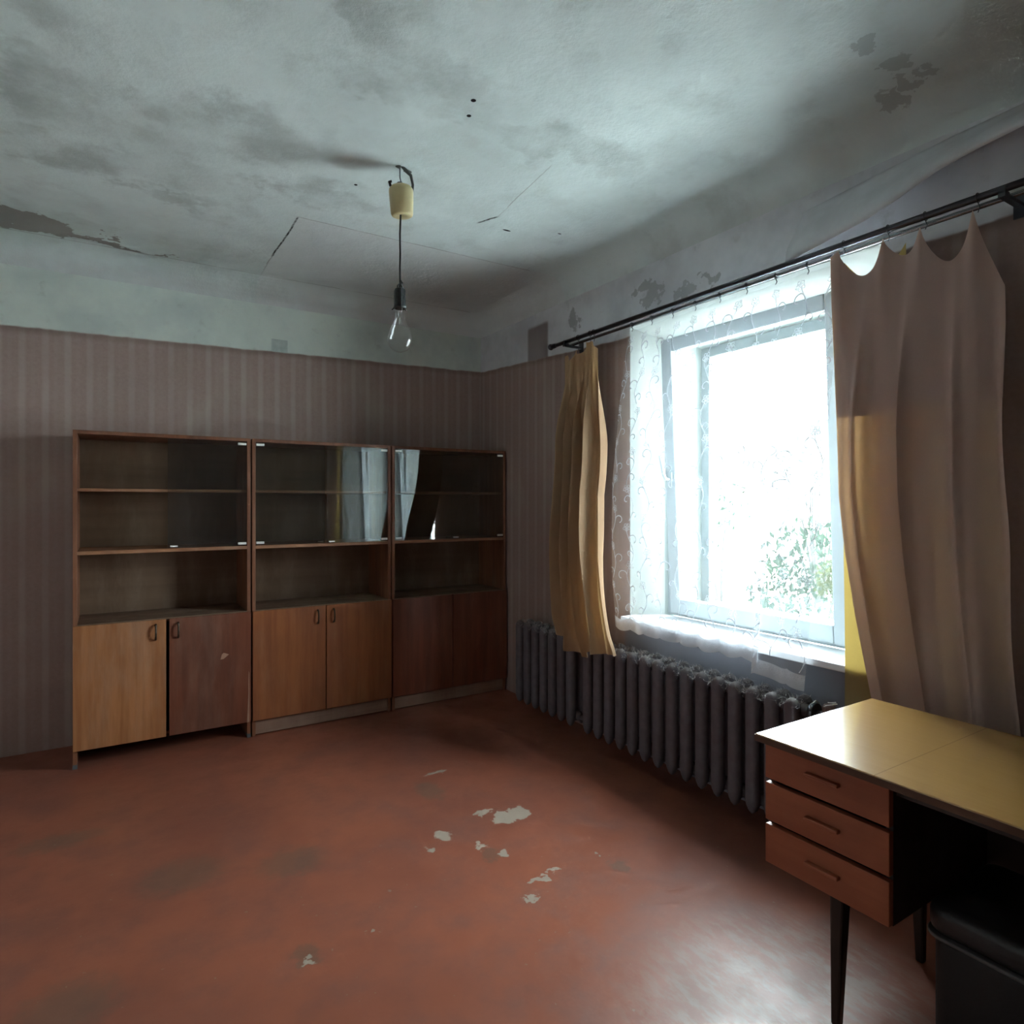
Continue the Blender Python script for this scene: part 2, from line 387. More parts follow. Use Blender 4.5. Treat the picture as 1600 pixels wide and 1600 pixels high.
def leaf_mat(name, a, b):
    g = G(name)
    n = g.noise(g.pos(), 2.5, 3)
    c = g.mix(g.ss(n, 0.35, 0.65), a, b)
    d = g.n('ShaderNodeBsdfDiffuse', ins={0: c}).outputs[0]
    t = g.n('ShaderNodeBsdfTranslucent', ins={0: c}).outputs[0]
    return g.done(g.mixsh(0.3, d, t))
M['leaf'] = leaf_mat('green_leaf', (0.0125, 0.0235, 0.0135), (0.0065, 0.0125, 0.0080))
M['leaf_y'] = leaf_mat('yellow_green_leaf', (0.022, 0.025, 0.0055), (0.014, 0.019, 0.0045))
M['bark'] = plain('bark', (0.009, 0.0075, 0.0065), 0.9)
M['ground'] = plain('pale_bounce_ground', (0.74, 0.75, 0.74), 0.95, scale=1.5, var=0.2)  # paleness raised so the ground throws light up to the ceiling
M['house_wall'] = plain('pale_house_wall', (0.30, 0.29, 0.27), 0.9, scale=2)
M['house_roof'] = plain('weathered_roof', (0.012, 0.0105, 0.0095), 0.9, scale=4)
M['house_pane'] = plain('dark_house_pane', (0.04, 0.045, 0.05), 0.2)

# ------------------------------------------------------------------ helpers: geometry
class MB:
    def __init__(s):
        s.v, s.f, s.mi = [], [], []
    def add(s, vs, fs, mi=0):
        o = len(s.v)
        s.v += [tuple(q) for q in vs]
        s.f += [tuple(i + o for i in f) for f in fs]
        s.mi += [mi] * len(fs)
        return s
    def box(s, x0, x1, y0, y1, z0, z1, mi=0):
        vs = [(x, y, z) for x in (x0, x1) for y in (y0, y1) for z in (z0, z1)]
        return s.add(vs, [(0, 1, 3, 2), (4, 6, 7, 5), (0, 4, 5, 1), (2, 3, 7, 6), (0, 2, 6, 4), (1, 5, 7, 3)], mi)
    def tube(s, pts, r, n=8, cap=True):
        pts = [Vector(p) for p in pts]
        rs = r if isinstance(r, (list, tuple)) else [r] * len(pts)
        vs, fs = [], []
        t0 = (pts[1] - pts[0]).normalized()
        up = Vector((0, 0, 1)) if abs(t0.z) < 0.9 else Vector((1, 0, 0))
        a = t0.cross(up).normalized()
        for i, p in enumerate(pts):
            t = (pts[min(i + 1, len(pts) - 1)] - pts[max(i - 1, 0)]).normalized()
            a = (a - t * a.dot(t)).normalized()
            b = t.cross(a)
            for k in range(n):
                w = 2 * PI * k / n
                vs.append(p + (a * math.cos(w) + b * math.sin(w)) * rs[i])
        for i in range(len(pts) - 1):
            for k in range(n):
                k2 = (k + 1) % n
                fs.append((i * n + k, i * n + k2, (i + 1) * n + k2, (i + 1) * n + k))
        if cap:
            fs.append(tuple(range(n - 1, -1, -1)))
            fs.append(tuple((len(pts) - 1) * n + k for k in range(n)))
        return s.add(vs, fs)
    def lathe(s, prof, c=(0, 0, 0), n=24, axis='z'):
        vs, fs = [], []
        for r, h in prof:
            for k in range(n):
                w = 2 * PI * k / n
                q = (r * math.cos(w), r * math.sin(w), h)
                if axis == 'y':
                    q = (q[0], q[2], q[1])
                elif axis == 'x':
                    q = (q[2], q[0], q[1])
                vs.append((q[0] + c[0], q[1] + c[1], q[2] + c[2]))
        for i in range(len(prof) - 1):
            for k in range(n):
                k2 = (k + 1) % n
                fs.append((i * n + k, i * n + k2, (i + 1) * n + k2, (i + 1) * n + k))
        return s.add(vs, fs)
    def prism(s, poly, y0, y1):
        """poly of (x, z) extruded along y"""
        n = len(poly)
        vs = [(x, y0, z) for x, z in poly] + [(x, y1, z) for x, z in poly]
        fs = [tuple(range(n)), tuple(range(2 * n - 1, n - 1, -1))]
        fs += [(i, (i + 1) % n, n + (i + 1) % n, n + i) for i in range(n)]
        return s.add(vs, fs)
    def grid(s, fn, nu, nv):
        vs = [fn(i / nu, j / nv) for j in range(nv + 1) for i in range(nu + 1)]
        fs = [(j * (nu + 1) + i, j * (nu + 1) + i + 1, (j + 1) * (nu + 1) + i + 1, (j + 1) * (nu + 1) + i) for j in range(nv) for i in range(nu)]
        return s.add(vs, fs)
    def build(s, name, mat, parent=None, smooth=False, bevel=0.0, solid=0.0, sub=0, angle=None):
        me = bpy.data.meshes.new(name)
        me.from_pydata(s.v, [], s.f)
        for m in (mat if isinstance(mat, (list, tuple)) else [mat]):
            me.materials.append(m)
        for p, i in zip(me.polygons, s.mi):
            p.material_index = i
            p.use_smooth = smooth
        me.update()
        o = bpy.data.objects.new(name, me)
        COL.objects.link(o)
        if parent is not None:
            o.parent = parent
        if solid:
            md = o.modifiers.new('thickness', 'SOLIDIFY'); md.thickness = solid; md.offset = 0
        if bevel:
            md = o.modifiers.new('bevel', 'BEVEL'); md.width = bevel; md.segments = 2; md.limit_method = 'ANGLE'
        if sub:
            md = o.modifiers.new('subdivision', 'SUBSURF'); md.levels = sub; md.render_levels = sub
        return o

def tag(o, label=None, cat=None, group=None, kind=None):
    if label: o['label'] = label
    if cat: o['category'] = cat
    if group: o['group'] = group
    if kind: o['kind'] = kind
    return o
def empty(name, loc=(0, 0, 0), rz=0):
    o = bpy.data.objects.new(name, None)
    COL.objects.link(o)
    o.location = loc
    o.rotation_euler = (0, 0, rz)
    o.empty_display_size = 0.1
    return o
def share(name, src, parent, loc=(0, 0, 0), rot=(0, 0, 0)):
    o = bpy.data.objects.new(name, src.data)
    COL.objects.link(o)
    o.parent = parent
    o.location = loc
    o.rotation_euler = rot
    return o
def lerp(a, b, t):
    return a + (b - a) * t
def pw(pts, t):
    """piecewise linear through (t, value)"""
    if t <= pts[0][0]:
        return pts[0][1]
    for (t0, v0), (t1, v1) in zip(pts, pts[1:]):
        if t <= t1:
            return lerp(v0, v1, (t - t0) / (t1 - t0))
    return pts[-1][1]
def sm(t):
    t = max(0, min(1, t))
    return t * t * (3 - 2 * t)

# ------------------------------------------------------------------ the room
XL, XR, YF, YB, ZC = -0.95, 2.58, -0.85, 4.56, 2.92
CR = 0.15                                    # cove radius under the ceiling
tag(MB().box(XL - 0.1, 3.10, YF - 0.1, YB + 0.1, -0.12, 0).build('floor', M['floor']), 'red-brown painted floor with worn patches', kind='structure')

mb = MB()
K = 8
vs, fs = [], []
for i in range(K + 1):
    a = i / K * PI / 2
    d = CR * (1 - math.cos(a)); z = ZC - CR + CR * math.sin(a)
    vs += [(XL + d, YF + d, z), (XR - d, YF + d, z), (XR - d, YB - d, z), (XL + d, YB - d, z)]
for i in range(K):
    for k in range(4):
        fs.append((i * 4 + k, (i + 1) * 4 + k, (i + 1) * 4 + (k + 1) % 4, i * 4 + (k + 1) % 4))
fs.append((K * 4 + 3, K * 4 + 2, K * 4 + 1, K * 4))
mb.add(vs, fs)
ce = mb.build('ceiling', M['ceiling'])
for p in list(ce.data.polygons)[:-1]:
    p.use_smooth = True
tag(ce, 'stained whitewashed ceiling with a rounded cove', kind='structure')
MB().box(XL - 0.1, 3.10, YF - 0.1, YB + 0.1, ZC + 0.02, ZC + 0.2).build('attic_slab', M['shell'], ce)

wb = tag(MB().box(XL - 0.1, XR, YB, YB + 0.1, 0, ZC).build('wall_back', M['paper_back']), 'striped faded wallpaper wall behind the cabinets', kind='structure')
tag(MB().box(XL - 0.1, XL, YF, YB, 0, ZC).build('wall_left', M['bounce_wall']), 'unseen wall opposite the window, made pale to bounce light', kind='structure')  # out of view, set close and pale to bounce window light
tag(MB().box(XL - 0.1, XR, YF - 0.1, YF, 0, ZC).build('wall_front', M['paper_back']), 'wallpapered wall facing the cabinets', kind='structure')

# window wall with a splayed reveal
OY0, OY1, OZ0, OZ1 = 1.34, 2.79, 0.745, 2.45        # opening at the room face
JY0, JY1, JZ0, JZ1 = 1.47, 2.69, 0.745, 2.38        # opening at the inner frame
XJ, XO = 2.76, 3.10
def ring(mb, xa, ra, xb, rb, mi):
    (a0, a1, c0, c1), (b0, b1, d0, d1) = ra, rb
    A = [(xa, a0, c0), (xa, a1, c0), (xa, a1, c1), (xa, a0, c1)]
    B = [(xb, b0, d0), (xb, b1, d0), (xb, b1, d1), (xb, b0, d1)]
    mb.add(A + B, [(k, (k + 1) % 4, 4 + (k + 1) % 4, 4 + k) for k in range(4)], mi)
mb = MB()
full = (YF - 0.1, YB + 0.1, -0.1, ZC)
ring(mb, XR, full, XR, (OY0, OY1, OZ0, OZ1), 0)
ring(mb, XR, (OY0, OY1, OZ0, OZ1), XJ, (JY0, JY1, JZ0, JZ1), 1)
ring(mb, XJ, (JY0, JY1, JZ0, JZ1), XO, (1.50, 2.66, JZ0, 2.36), 1)
ring(mb, XO, (1.50, 2.66, JZ0, 2.36), XO, full, 2)
ring(mb, XO, full, XR, full, 2)
wr = tag(mb.build('wall_right', [M['paper_side'], M['reveal'], M['shell']]), 'mauve wallpapered window wall with a peeling white band', kind='structure')

MB().box(0.945, 1.05, YB - 0.004, YB, 2.46, 2.545).build('plaster_patch', M['patch'], wb)

# sheet of old whitewash peeling off above the curtain rod
def flap(u, v):
    y = lerp(1.69, -0.25, u)
    zt = pw([(0, 2.70), (0.3, 2.75), (1, 2.80)], u)
    zf = pw([(0, 2.452), (0.08, 2.47), (0.18, 2.51), (0.3, 2.57), (0.45, 2.615), (0.7, 2.68), (1, 2.74)], u)
    xf = pw([(0, 2.455), (0.2, 2.44), (0.45, 2.42), (1, 2.46)], u)
    x = lerp(XR - 0.003, xf, sm(v)) - 0.03 * math.sin(PI * v) * (0.4 + 0.6 * u)
    z = lerp(zt, zf, v) + 0.006 * math.sin(u * 23) * v
    return (x, y, z)
MB().grid(flap, 40, 12).build('peeling_sheet', M['flap'], wr, smooth=True, solid=0.0025)

# ------------------------------------------------------------------ window
w1 = tag(empty('window_1', (2.80, 2.08, 0.775)), 'white tilted-in single sash window in a deep reveal', kind='structure')
def W(o):
    o.matrix_parent_inverse = w1.matrix_world.inverted() if False else Matrix.Translation((-2.80, -2.08, -0.775))
    return o
def frame(x0, x1, y0, y1, z0, z1, w, wb_=None):
    wb_ = wb_ or w
    m = MB()
    m.box(x0, x1, y0, y0 + w, z0, z1); m.box(x0, x1, y1 - w, y1, z0, z1)
    m.box(x0, x1, y0 + w, y1 - w, z0, z0 + wb_); m.box(x0, x1, y0 + w, y1 - w, z1 - w, z1)
    return m
W(MB().box(2.50, 2.77, 1.345, 2.785, 0.745, 0.775).build('window_sill', M['sill'], w1, bevel=0.004))
W(frame(2.785, 2.845, 1.47, 2.69, 0.775, 2.38, 0.062).build('frame', M['pvc'], w1, bevel=0.004))
of = W(frame(3.03, 3.085, 1.505, 2.655, 0.75, 2.355, 0.058, 0.09).build('outer_frame', M['backlit_frame'], w1, bevel=0.004))
MB().box(3.055, 3.060, 1.56, 2.60, 0.83, 2.30).build('pane', M['pane'], of)
of.children[0].matrix_parent_inverse = Matrix()
W(MB().prism([(3.09, 0.745), (3.34, 0.705), (3.34, 0.68), (3.335, 0.68), (3.335, 0.698), (3.09, 0.738)], 1.46, 2.70).build('outer_bounce_sill', M['sill'], w1))  # pale sill added to throw sky light up at the ceiling
# the sash hangs in from its top edge
sash = frame(-0.055, 0.0, -0.525, 0.525, 0.0, 1.545, 0.075, 0.085).build('sash', M['pvc'], w1, bevel=0.006)
sash.location = (-0.025, 0.005, 0.028)
sash.rotation_euler = (0, -math.radians(2.9), 0)
MB().box(-0.032, -0.028, -0.455, 0.455, 0.08, 1.475).build('pane', M['pane'], sash)
hd = MB().box(-0.067, -0.055, 0.468, 0.502, 0.72, 0.80)
hd.tube([(-0.06, 0.485, 0.76), (-0.095, 0.485, 0.765), (-0.105, 0.487, 0.79), (-0.112, 0.492, 0.84), (-0.118, 0.50, 0.895)], [0.009, 0.009, 0.010, 0.009, 0.007], 8)
hd.build('handle', M['pvc'], sash, smooth=False)
for o in sash.children:
    o.matrix_parent_inverse = Matrix()

# ------------------------------------------------------------------ cabinets
CY0, CY1, CH = 4.15, 4.535, 1.82
def handle_bow(parent, x, z):
    """dark bow pull on a door, coordinates relative to the thing"""
    m = MB()
    pts = [(x, -0.001, z - 0.042), (x, -0.016, z - 0.038), (x, -0.024, z - 0.02), (x, -0.026, z), (x, -0.024, z + 0.02), (x, -0.016, z + 0.038), (x, -0.001, z + 0.042)]
    m.tube(pts, [0.006, 0.006, 0.005, 0.005, 0.005, 0.006, 0.006], 8)
    return m.build('handle', M['brass'], parent, smooth=False)

def cabinet(x0, x1, label, mats, glass, handles, plinth, lean=0.0, swing=(0, 0), gap=0.003):
    w = x1 - x0
    c = empty('display_cabinet', (x0, CY0, 0))
    c.rotation_euler = (0, lean, 0)
    tag(c, label, 'cabinet', 'row of display cabinets')
    D = CY1 - CY0
    t = 0.02
    for sx in (0, w - t):
        MB().box(sx, sx + t, 0, D, 0.0, CH).build('side_panel', M['carcass'], c, bevel=0.0015)
    MB().box(t, w - t, 0.0, D, CH - t, CH).build('top_panel', M['carcass'], c, bevel=0.0015)
    MB().box(t, w - t, 0.02, D, 0.10, 0.118).build('bottom_panel', M['carcass'], c)
    MB().box(t, w - t, D - 0.008, D - 0.002, 0.10, CH - t).build('back_panel', M['hardboard'], c)
    MB().box(t, w - t, 0.03, D - 0.01, 1.490, 1.506).build('shelf', M['shelf_wood'], c, bevel=0.001)
    MB().box(t, w - t, 0.0, D - 0.01, 1.146, 1.166).build('shelf', M['shelf_wood'], c, bevel=0.001)
    MB().box(t, w - t, 0.0, D - 0.01, 0.752, 0.770).build('counter', M['hardboard'], c, bevel=0.001)
    # lower doors lie over the carcass edges
    for k in range(2):
        a, b = (0.001, w / 2 - gap) if k == 0 else (w / 2 + gap, w - 0.001)
        d = MB().box(0, b - a, -0.018, 0, 0.0, 0.668)
        hinge_left = (k == 0)
        o = d.build('door', M[mats[k]], c, bevel=0.0015)
        o.location = (a, -0.001, 0.098)
        if swing[k]:
            # turn about the hinge side
            ang = swing[k] * (-1 if hinge_left else 1)
            if hinge_left:
                o.rotation_euler = (0, 0, ang)
            else:
                for v in o.data.vertices:
                    v.co.x -= (b - a)
                o.location.x = b
                o.rotation_euler = (0, 0, ang)
        if handles:
            hx = (b - a - 0.052) if k == 0 else 0.045
            if not hinge_left and swing[k]:
                hx -= (b - a)
            h = handle_bow(o, hx, 0.60)
            h.location = (0, -0.018, 0)
    # glass leaves with white clips, a small pull at the foot
    for k, ang in glass:
        a, b = (t + 0.003, w / 2 - 0.002) if k == 0 else (w / 2 + 0.002, w - t - 0.003)
        gw = b - a
        sgn = 1 if k == 0 else -1
        lo, hi = (0, gw) if k == 0 else (-gw, 0)
        gz = CH - t - 1.166 - 0.006
        gd = MB().box(lo, hi, 0.0, 0.004, 0.0, gz).build('glass_door', M['cab_glass'], c)
        gd.location = (a if k == 0 else b, 0.004, 1.169)
        gd.rotation_euler = (0, 0, -sgn * ang)
        for zz in (0.006, gz - 0.020):
            x_0, x_1 = (0.001, 0.048) if k == 0 else (-0.048, -0.001)
            MB().box(x_0, x_1, -0.005, 0.007, zz, zz + 0.014).build('hinge_clip', M['clip'], gd, bevel=0.001)
        x_0, x_1 = (gw - 0.05, gw - 0.012) if k == 0 else (-gw + 0.012, -gw + 0.05)
        MB().box(x_0, x_1, -0.010, 0.006, 0.004, 0.013).build('pull', M['clip'] if k else M['brass'], gd, bevel=0.001)
    if plinth:
        pl = MB().box(t, w - t, 0.012, 0.030, 0.0, 0.082).build('plinth', M['plinth_wood'], c, bevel=0.0015)
        pl.location = (0, 0, 0.006)
    else:
        for sx in (0, w - t):
            MB().box(sx - 0.0005, sx + t + 0.0005, -0.004, 0.05, 0.0, 0.022).build('foot', M['rim_grey'], c)
    return c

c1 = cabinet(-0.157, 0.738, 'brown display cabinet with one glass leaf and open dark gap under its doors', ('door_tan', 'door_red'), [(1, 0.0)], True, False, 0.0, (0.012, 0.0), 0.008)
d_ = [o for o in c1.children if o.name.startswith('door')][1]
m = MB()
m.add([(0.415, -0.0188, 0.0), (0.4290, -0.0188, 0.0), (0.4290, -0.0188, 0.30), (0.4255, -0.0188, 0.31), (0.423, -0.0188, 0.25), (0.4235, -0.0188, 0.17), (0.4195, -0.0188, 0.08),
       (0.415, -0.0175, 0.0), (0.4290, -0.0175, 0.0), (0.4290, -0.0175, 0.30), (0.4255, -0.0175, 0.31), (0.423, -0.0175, 0.25), (0.4235, -0.0175, 0.17), (0.4195, -0.0175, 0.08)],
      [(6, 5, 4, 3, 2, 1, 0), (7, 8, 9, 10, 11, 12, 13)] + [(k, (k + 1) % 7, 7 + (k + 1) % 7, 7 + k) for k in range(7)])
m.build('edge_chip', M['bare_wood'], d_)
m = MB()
pp = [(0.268, 0.400), (0.285, 0.402), (0.315, 0.425), (0.300, 0.432), (0.285, 0.438), (0.276, 0.430)]
m.add([(x_, -0.0188, z_) for x_, z_ in pp] + [(x_, -0.0175, z_) for x_, z_ in pp], [(5, 4, 3, 2, 1, 0), (6, 7, 8, 9, 10, 11)] + [(k, (k + 1) % 6, 6 + (k + 1) % 6, 6 + k) for k in range(6)])
m.build('veneer_chip', M['bare_wood'], d_)
cabinet(0.747, 1.641, 'brown display cabinet standing between the two others, its right glass reflecting the window', ('door_orange', 'door_orange'), [(0, 0.0), (1, 0.062)], True, True)
cabinet(1.651, 2.566, 'brown display cabinet in the corner by the radiator, its doors without handles', ('door_dark', 'door_dark'), [(0, 0.012), (1, 0.0)], False, True)

# ------------------------------------------------------------------ radiators
def radiator_section():
    m = MB()
    hexa = [(-0.026, 0.015), (-0.026, -0.015), (-0.019, -0.027), (-0.004, -0.030), (0.012, -0.030), (0.026, -0.016), (0.026, 0.016), (0.012, 0.030), (-0.004, 0.030), (-0.019, 0.027)]
    prof = [(0.0, 0.15, 0.35), (0.014, 0.55, 0.75), (0.035, 0.85, 0.95), (0.06, 1, 1), (0.10, 0.97, 1), (0.47, 0.97, 1), (0.505, 1, 1), (0.53, 0.9, 0.97), (0.545, 0.65, 0.8), (0.555, 0.2, 0.4)]
    for xc, flip in ((0.027, 1), (0.113, -1)):
        vs, fs = [], []
        n = len(hexa)
        for z, sy, sx in prof:
            for hx, hy in hexa:
                vs.append((xc + hx * sx * flip, hy * sy, z))
        for i in range(len(prof) - 1):
            for k in range(n):
                k2 = (k + 1) % n
                fs.append((i * n + k, i * n + k2, (i + 1) * n + k2, (i + 1) * n + k))
        fs.append(tuple(range(n))); fs.append(tuple((len(prof) - 1) * n + k for k in range(n)))
        m.add(vs, fs)
    for z in (0.055, 0.505):
        m.box(0.03, 0.11, -0.020, 0.020, z - 0.024, z + 0.026)
        m.lathe([(0.001, -0.0475), (0.026, -0.0475), (0.026, 0.0475), (0.001, 0.0475)], (0.07, 0, z), 12, 'y')
    return m
RX, RZ, PITCH = 2.372, 0.065, 0.0952
def radiator(y0, n, label):
    r = empty('radiator', (RX, y0, RZ))
    tag(r, label, 'radiator', 'cast-iron radiators below the window')
    first = None
    for i in range(n):
        if first is None:
            first = radiator_section().build('section', M['radiator'], r, smooth=True)
        else:
            share('section', first, r, (0, -i * PITCH, 0))
    # wall brackets
    for k in (1, n - 2):
        m = MB().box(0.10, XR - RX - 0.0005, -k * PITCH - PITCH / 2 - 0.008, -k * PITCH - PITCH / 2 + 0.008, 0.43, 0.452)
        m.build('bracket', M['radiator'], r)
    # dust fluff lying along the top
    dm = MB()
    rnd = random.Random(n)
    for q in range(n * 130):
        yy = -rnd.uniform(-0.035, (n - 1) * PITCH + 0.035)
        near = abs(((yy / PITCH) + 0.5) % 1 - 0.5)
        xx = rnd.uniform(0.0, 1.0) ** 1.6 * 0.125 + 0.006
        zz = 0.556 - 0.030 * (near * 2) ** 2 - (0.015 if xx < 0.02 else 0)
        a = rnd.uniform(0, 2 * PI); L = rnd.uniform(0.010, 0.028)
        dx, dy = math.cos(a) * L, math.sin(a) * L
        dz = rnd.uniform(-0.010, 0.012)
        px, py = -math.sin(a) * 0.0018, math.cos(a) * 0.0018
        dm.add([(xx - px, yy - py, zz - 0.004), (xx + px, yy + py, zz - 0.004), (xx + dx, yy + dy, zz + dz)], [(0, 1, 2)])
    tag(dm.build('dust', M['dust'], r), kind='stuff')
    return r
r1 = radiator(3.69, 7, 'short grey cast-iron radiator of seven sections next to the corner cabinet')
r2 = radiator(2.954, 15, 'long grey cast-iron radiator of fifteen sections under the window sill')
# joining pipes between the two, and the feed at the far end
for z, lab in ((RZ + 0.055, 'lower grey pipe joining the two radiators near the floor'), (RZ + 0.505, 'upper grey pipe joining the two radiators under the narrow curtain')):
    m = MB()
    m.tube([(RX + 0.07, 3.69 - 6 * PITCH - 0.049, z), (RX + 0.07, 2.954 + 0.049, z)], 0.016, 10)
    tag(m.build('heating_pipe', M['radiator'], None, smooth=True), lab, 'pipe', 'pipes between the radiators')
ye = 2.954 - 14 * PITCH - 0.049
fp = tag(empty('feed_pipe', (RX + 0.07, ye, 0)), 'radiator feed pipe with a round dark flange and a rusty valve', 'pipe')
m = MB()
m.tube([(0, 0, 0.57), (0, -0.055, 0.57), (0, -0.075, 0.565), (0, -0.085, 0.54), (0, -0.085, 0.0)], 0.016, 12)
m.build('pipe', M['steel_dark'], fp, smooth=True)
m = MB(); m.lathe([(0.016, -0.032), (0.040, -0.032), (0.043, -0.024), (0.040, -0.012), (0.016, -0.012)], (0, 0, 0.57), 18, 'y')
m.build('flange', M['steel_dark'], fp)
m = MB()
m.lathe([(0.001, 0.0), (0.026, 0.0), (0.026, 0.036), (0.020, 0.044), (0.001, 0.046)], (0, -0.085, 0.575), 8)
m.build('valve', M['tin'], fp)
m = MB()
m.tube([(-0.012, -0.02, 0.53), (-0.040, -0.024, 0.565), (-0.030, -0.026, 0.612), (0.0, -0.028, 0.622), (0.03, -0.026, 0.606)], 0.0022, 6)
m.tube([(-0.02, -0.075, 0.612), (-0.035, -0.095, 0.625), (-0.02, -0.115, 0.632), (0.01, -0.112, 0.628), (0.02, -0.09, 0.622), (0.0, -0.08, 0.628), (-0.03, -0.10, 0.636), (-0.01, -0.12, 0.640)], 0.0018, 6)
m.build('tie_wire', M['wire'], fp, smooth=True)

# ------------------------------------------------------------------ desk
DX0, DX1, DY0, DY1, DZ = 1.59, 2.213, -0.02, 1.195, 0.76
dk = tag(empty('writing_desk', (1.59, 1.195, 0)), 'wooden writing desk with a glossy golden top and three drawers', 'desk')
def P(o):
    o.matrix_parent_inverse = Matrix.Translation((-1.59, -1.195, 0))
    return o
P(MB().box(DX0, DX1, DY0, DY1, DZ - 0.020, DZ).build('table_top', M['desk_top'], dk, bevel=0.003))
m = MB()
m.box(DX0 - 0.0015, DX0 + 0.0005, DY0, DY1, DZ - 0.0205, DZ - 0.003)
P(m.build('edge_band', M['desk_edge'], dk))
m = MB()
m.box(DX0, DX1, DY1 - 0.0005, DY1 + 0.0015, DZ - 0.0205, DZ - 0.003)
P(m.build('edge_band', M['desk_edge'], dk))
PY0, PY1 = 0.835, 1.180
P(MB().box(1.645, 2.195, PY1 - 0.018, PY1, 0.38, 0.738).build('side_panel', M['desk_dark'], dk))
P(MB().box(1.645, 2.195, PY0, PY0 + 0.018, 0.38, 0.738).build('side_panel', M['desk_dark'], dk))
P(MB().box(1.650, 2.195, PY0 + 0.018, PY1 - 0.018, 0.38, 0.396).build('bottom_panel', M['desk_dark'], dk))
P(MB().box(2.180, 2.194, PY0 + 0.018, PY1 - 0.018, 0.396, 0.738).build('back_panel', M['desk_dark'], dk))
for z0, z1 in ((0.630, 0.737), (0.509, 0.617), (0.385, 0.496)):
    d = P(MB().box(1.622, 1.642, PY0 - 0.002, PY1 + 0.003, z0, z1).build('drawer', M['desk_front'], dk, bevel=0.002))
    mb = MB()
    zc = (z0 + z1) / 2 + 0.004
    mb.box(1.606, 1.6225, 0.957, 1.053, zc - 0.005, zc + 0.005)
    mb.build('handle', M['desk_front'], d, bevel=0.003)
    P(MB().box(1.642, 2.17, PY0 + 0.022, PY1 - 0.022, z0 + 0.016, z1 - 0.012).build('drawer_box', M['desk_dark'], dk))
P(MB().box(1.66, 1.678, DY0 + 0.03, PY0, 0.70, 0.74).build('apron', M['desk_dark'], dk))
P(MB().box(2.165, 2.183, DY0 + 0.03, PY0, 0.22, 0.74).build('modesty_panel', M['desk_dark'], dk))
def leg(x, y, zt, sx, sy):
    m = MB()
    top, bot = 0.021, 0.012
    vs = [(x + a * top, y + b * top, zt) for a, b in ((-1, -1), (1, -1), (1, 1), (-1, 1))]
    vs += [(x + sx + a * bot, y + sy + b * bot, 0) for a, b in ((-1, -1), (1, -1), (1, 1), (-1, 1))]
    m.add(vs, [(0, 1, 2, 3), (7, 6, 5, 4)] + [(k, 4 + k, 4 + (k + 1) % 4, (k + 1) % 4) for k in range(4)])
    return P(m.build('leg', M['leg_dark'], dk, bevel=0.006))
leg(1.705, 1.005, 0.382, -0.018, 0.0)
leg(2.125, 1.005, 0.382, 0.018, 0.0)
leg(1.705, 0.05, 0.742, -0.018, -0.02)
leg(2.125, 0.05, 0.742, 0.018, -0.02)

# ------------------------------------------------------------------ pouffe under the desk
def rounded_box(x0, x1, y0, y1, z0, z1, r, n=5):
    m = MB()
    pts = []
    for cx, cy, a0 in ((x1 - r, y1 - r, 0), (x0 + r, y1 - r, PI / 2), (x0 + r, y0 + r, PI), (x1 - r, y0 + r, 1.5 * PI)):
        for k in range(n + 1):
            a = a0 + k / n * PI / 2
            pts.append((cx, cy, math.cos(a), math.sin(a)))
    e = min(r, (z1 - z0) / 2) * 0.6
    rows = [(r - e, z0)] + [(r - e + e * math.sin(q), z0 + e - e * math.cos(q)) for q in (PI / 6, PI / 3, PI / 2)]
    rows += [(r - e + e * math.cos(q), z1 - e + e * math.sin(q)) for q in (0, PI / 6, PI / 3, PI / 2)]
    vs, N = [], len(pts)
    for rr, z in rows:
        vs += [(cx + ca * rr, cy + sa * rr, z) for cx, cy, ca, sa in pts]
    fs = [(i * N + k, i * N + (k + 1) % N, (i + 1) * N + (k + 1) % N, (i + 1) * N + k) for i in range(len(rows) - 1) for k in range(N)]
    fs += [tuple(range(N - 1, -1, -1)), tuple((len(rows) - 1) * N + k for k in range(N))]
    return m.add(vs, fs)
st = tag(empty('pouffe', (1.90, 0.60, 0)), 'low black leatherette pouffe pushed under the desk', 'pouffe')
rounded_box(-0.178, 0.178, -0.203, 0.203, 0.366, 0.438, 0.045).build('seat', M['leather'], st, smooth=True)
rounded_box(-0.182, 0.182, -0.207, 0.207, 0.358, 0.368, 0.045).build('piping', M['rim_grey'], st, smooth=True)
rounded_box(-0.168, 0.168, -0.193, 0.193, 0.03, 0.360, 0.04).build('body', M['leather_dark'], st, smooth=True)
for a_, b_ in ((-1, -1), (1, -1), (1, 1), (-1, 1)):
    m = MB(); m.tube([(a_ * 0.125, b_ * 0.15, 0.035), (a_ * 0.125, b_ * 0.15, 0.0)], [0.02, 0.016], 10)
    m.build('foot', M['leg_dark'], st, smooth=True)

# ------------------------------------------------------------------ curtain rod
RODX, RODZ = 2.452, 2.445
ro = tag(empty('curtain_rod', (RODX, 3.40, RODZ)), 'double dark metal curtain rod mounted above the window', 'curtain rod')
def R(o):
    o.matrix_parent_inverse = Matrix.Translation((-RODX, -3.40, -RODZ))
    return o
m = MB(); m.tube([(RODX, 3.36, RODZ), (RODX, -0.2, RODZ)], 0.0125, 14)
R(m.build('front_rod', M['steel_dark'], ro, smooth=True))
m = MB(); m.tube([(2.512, 3.28, RODZ - 0.008), (2.512, -0.2, RODZ - 0.008)], 0.009, 12)
R(m.build('rear_rod', M['steel'], ro, smooth=True))
m = MB(); m.lathe([(0.001, 0.062), (0.012, 0.060), (0.019, 0.050), (0.021, 0.042), (0.017, 0.032), (0.013, 0.028), (0.017, 0.014), (0.0155, 0.0), (0.0135, -0.02)], (RODX, 3.36, RODZ), 16, 'y')
R(m.build('finial', M['steel_dark'], ro, smooth=True))
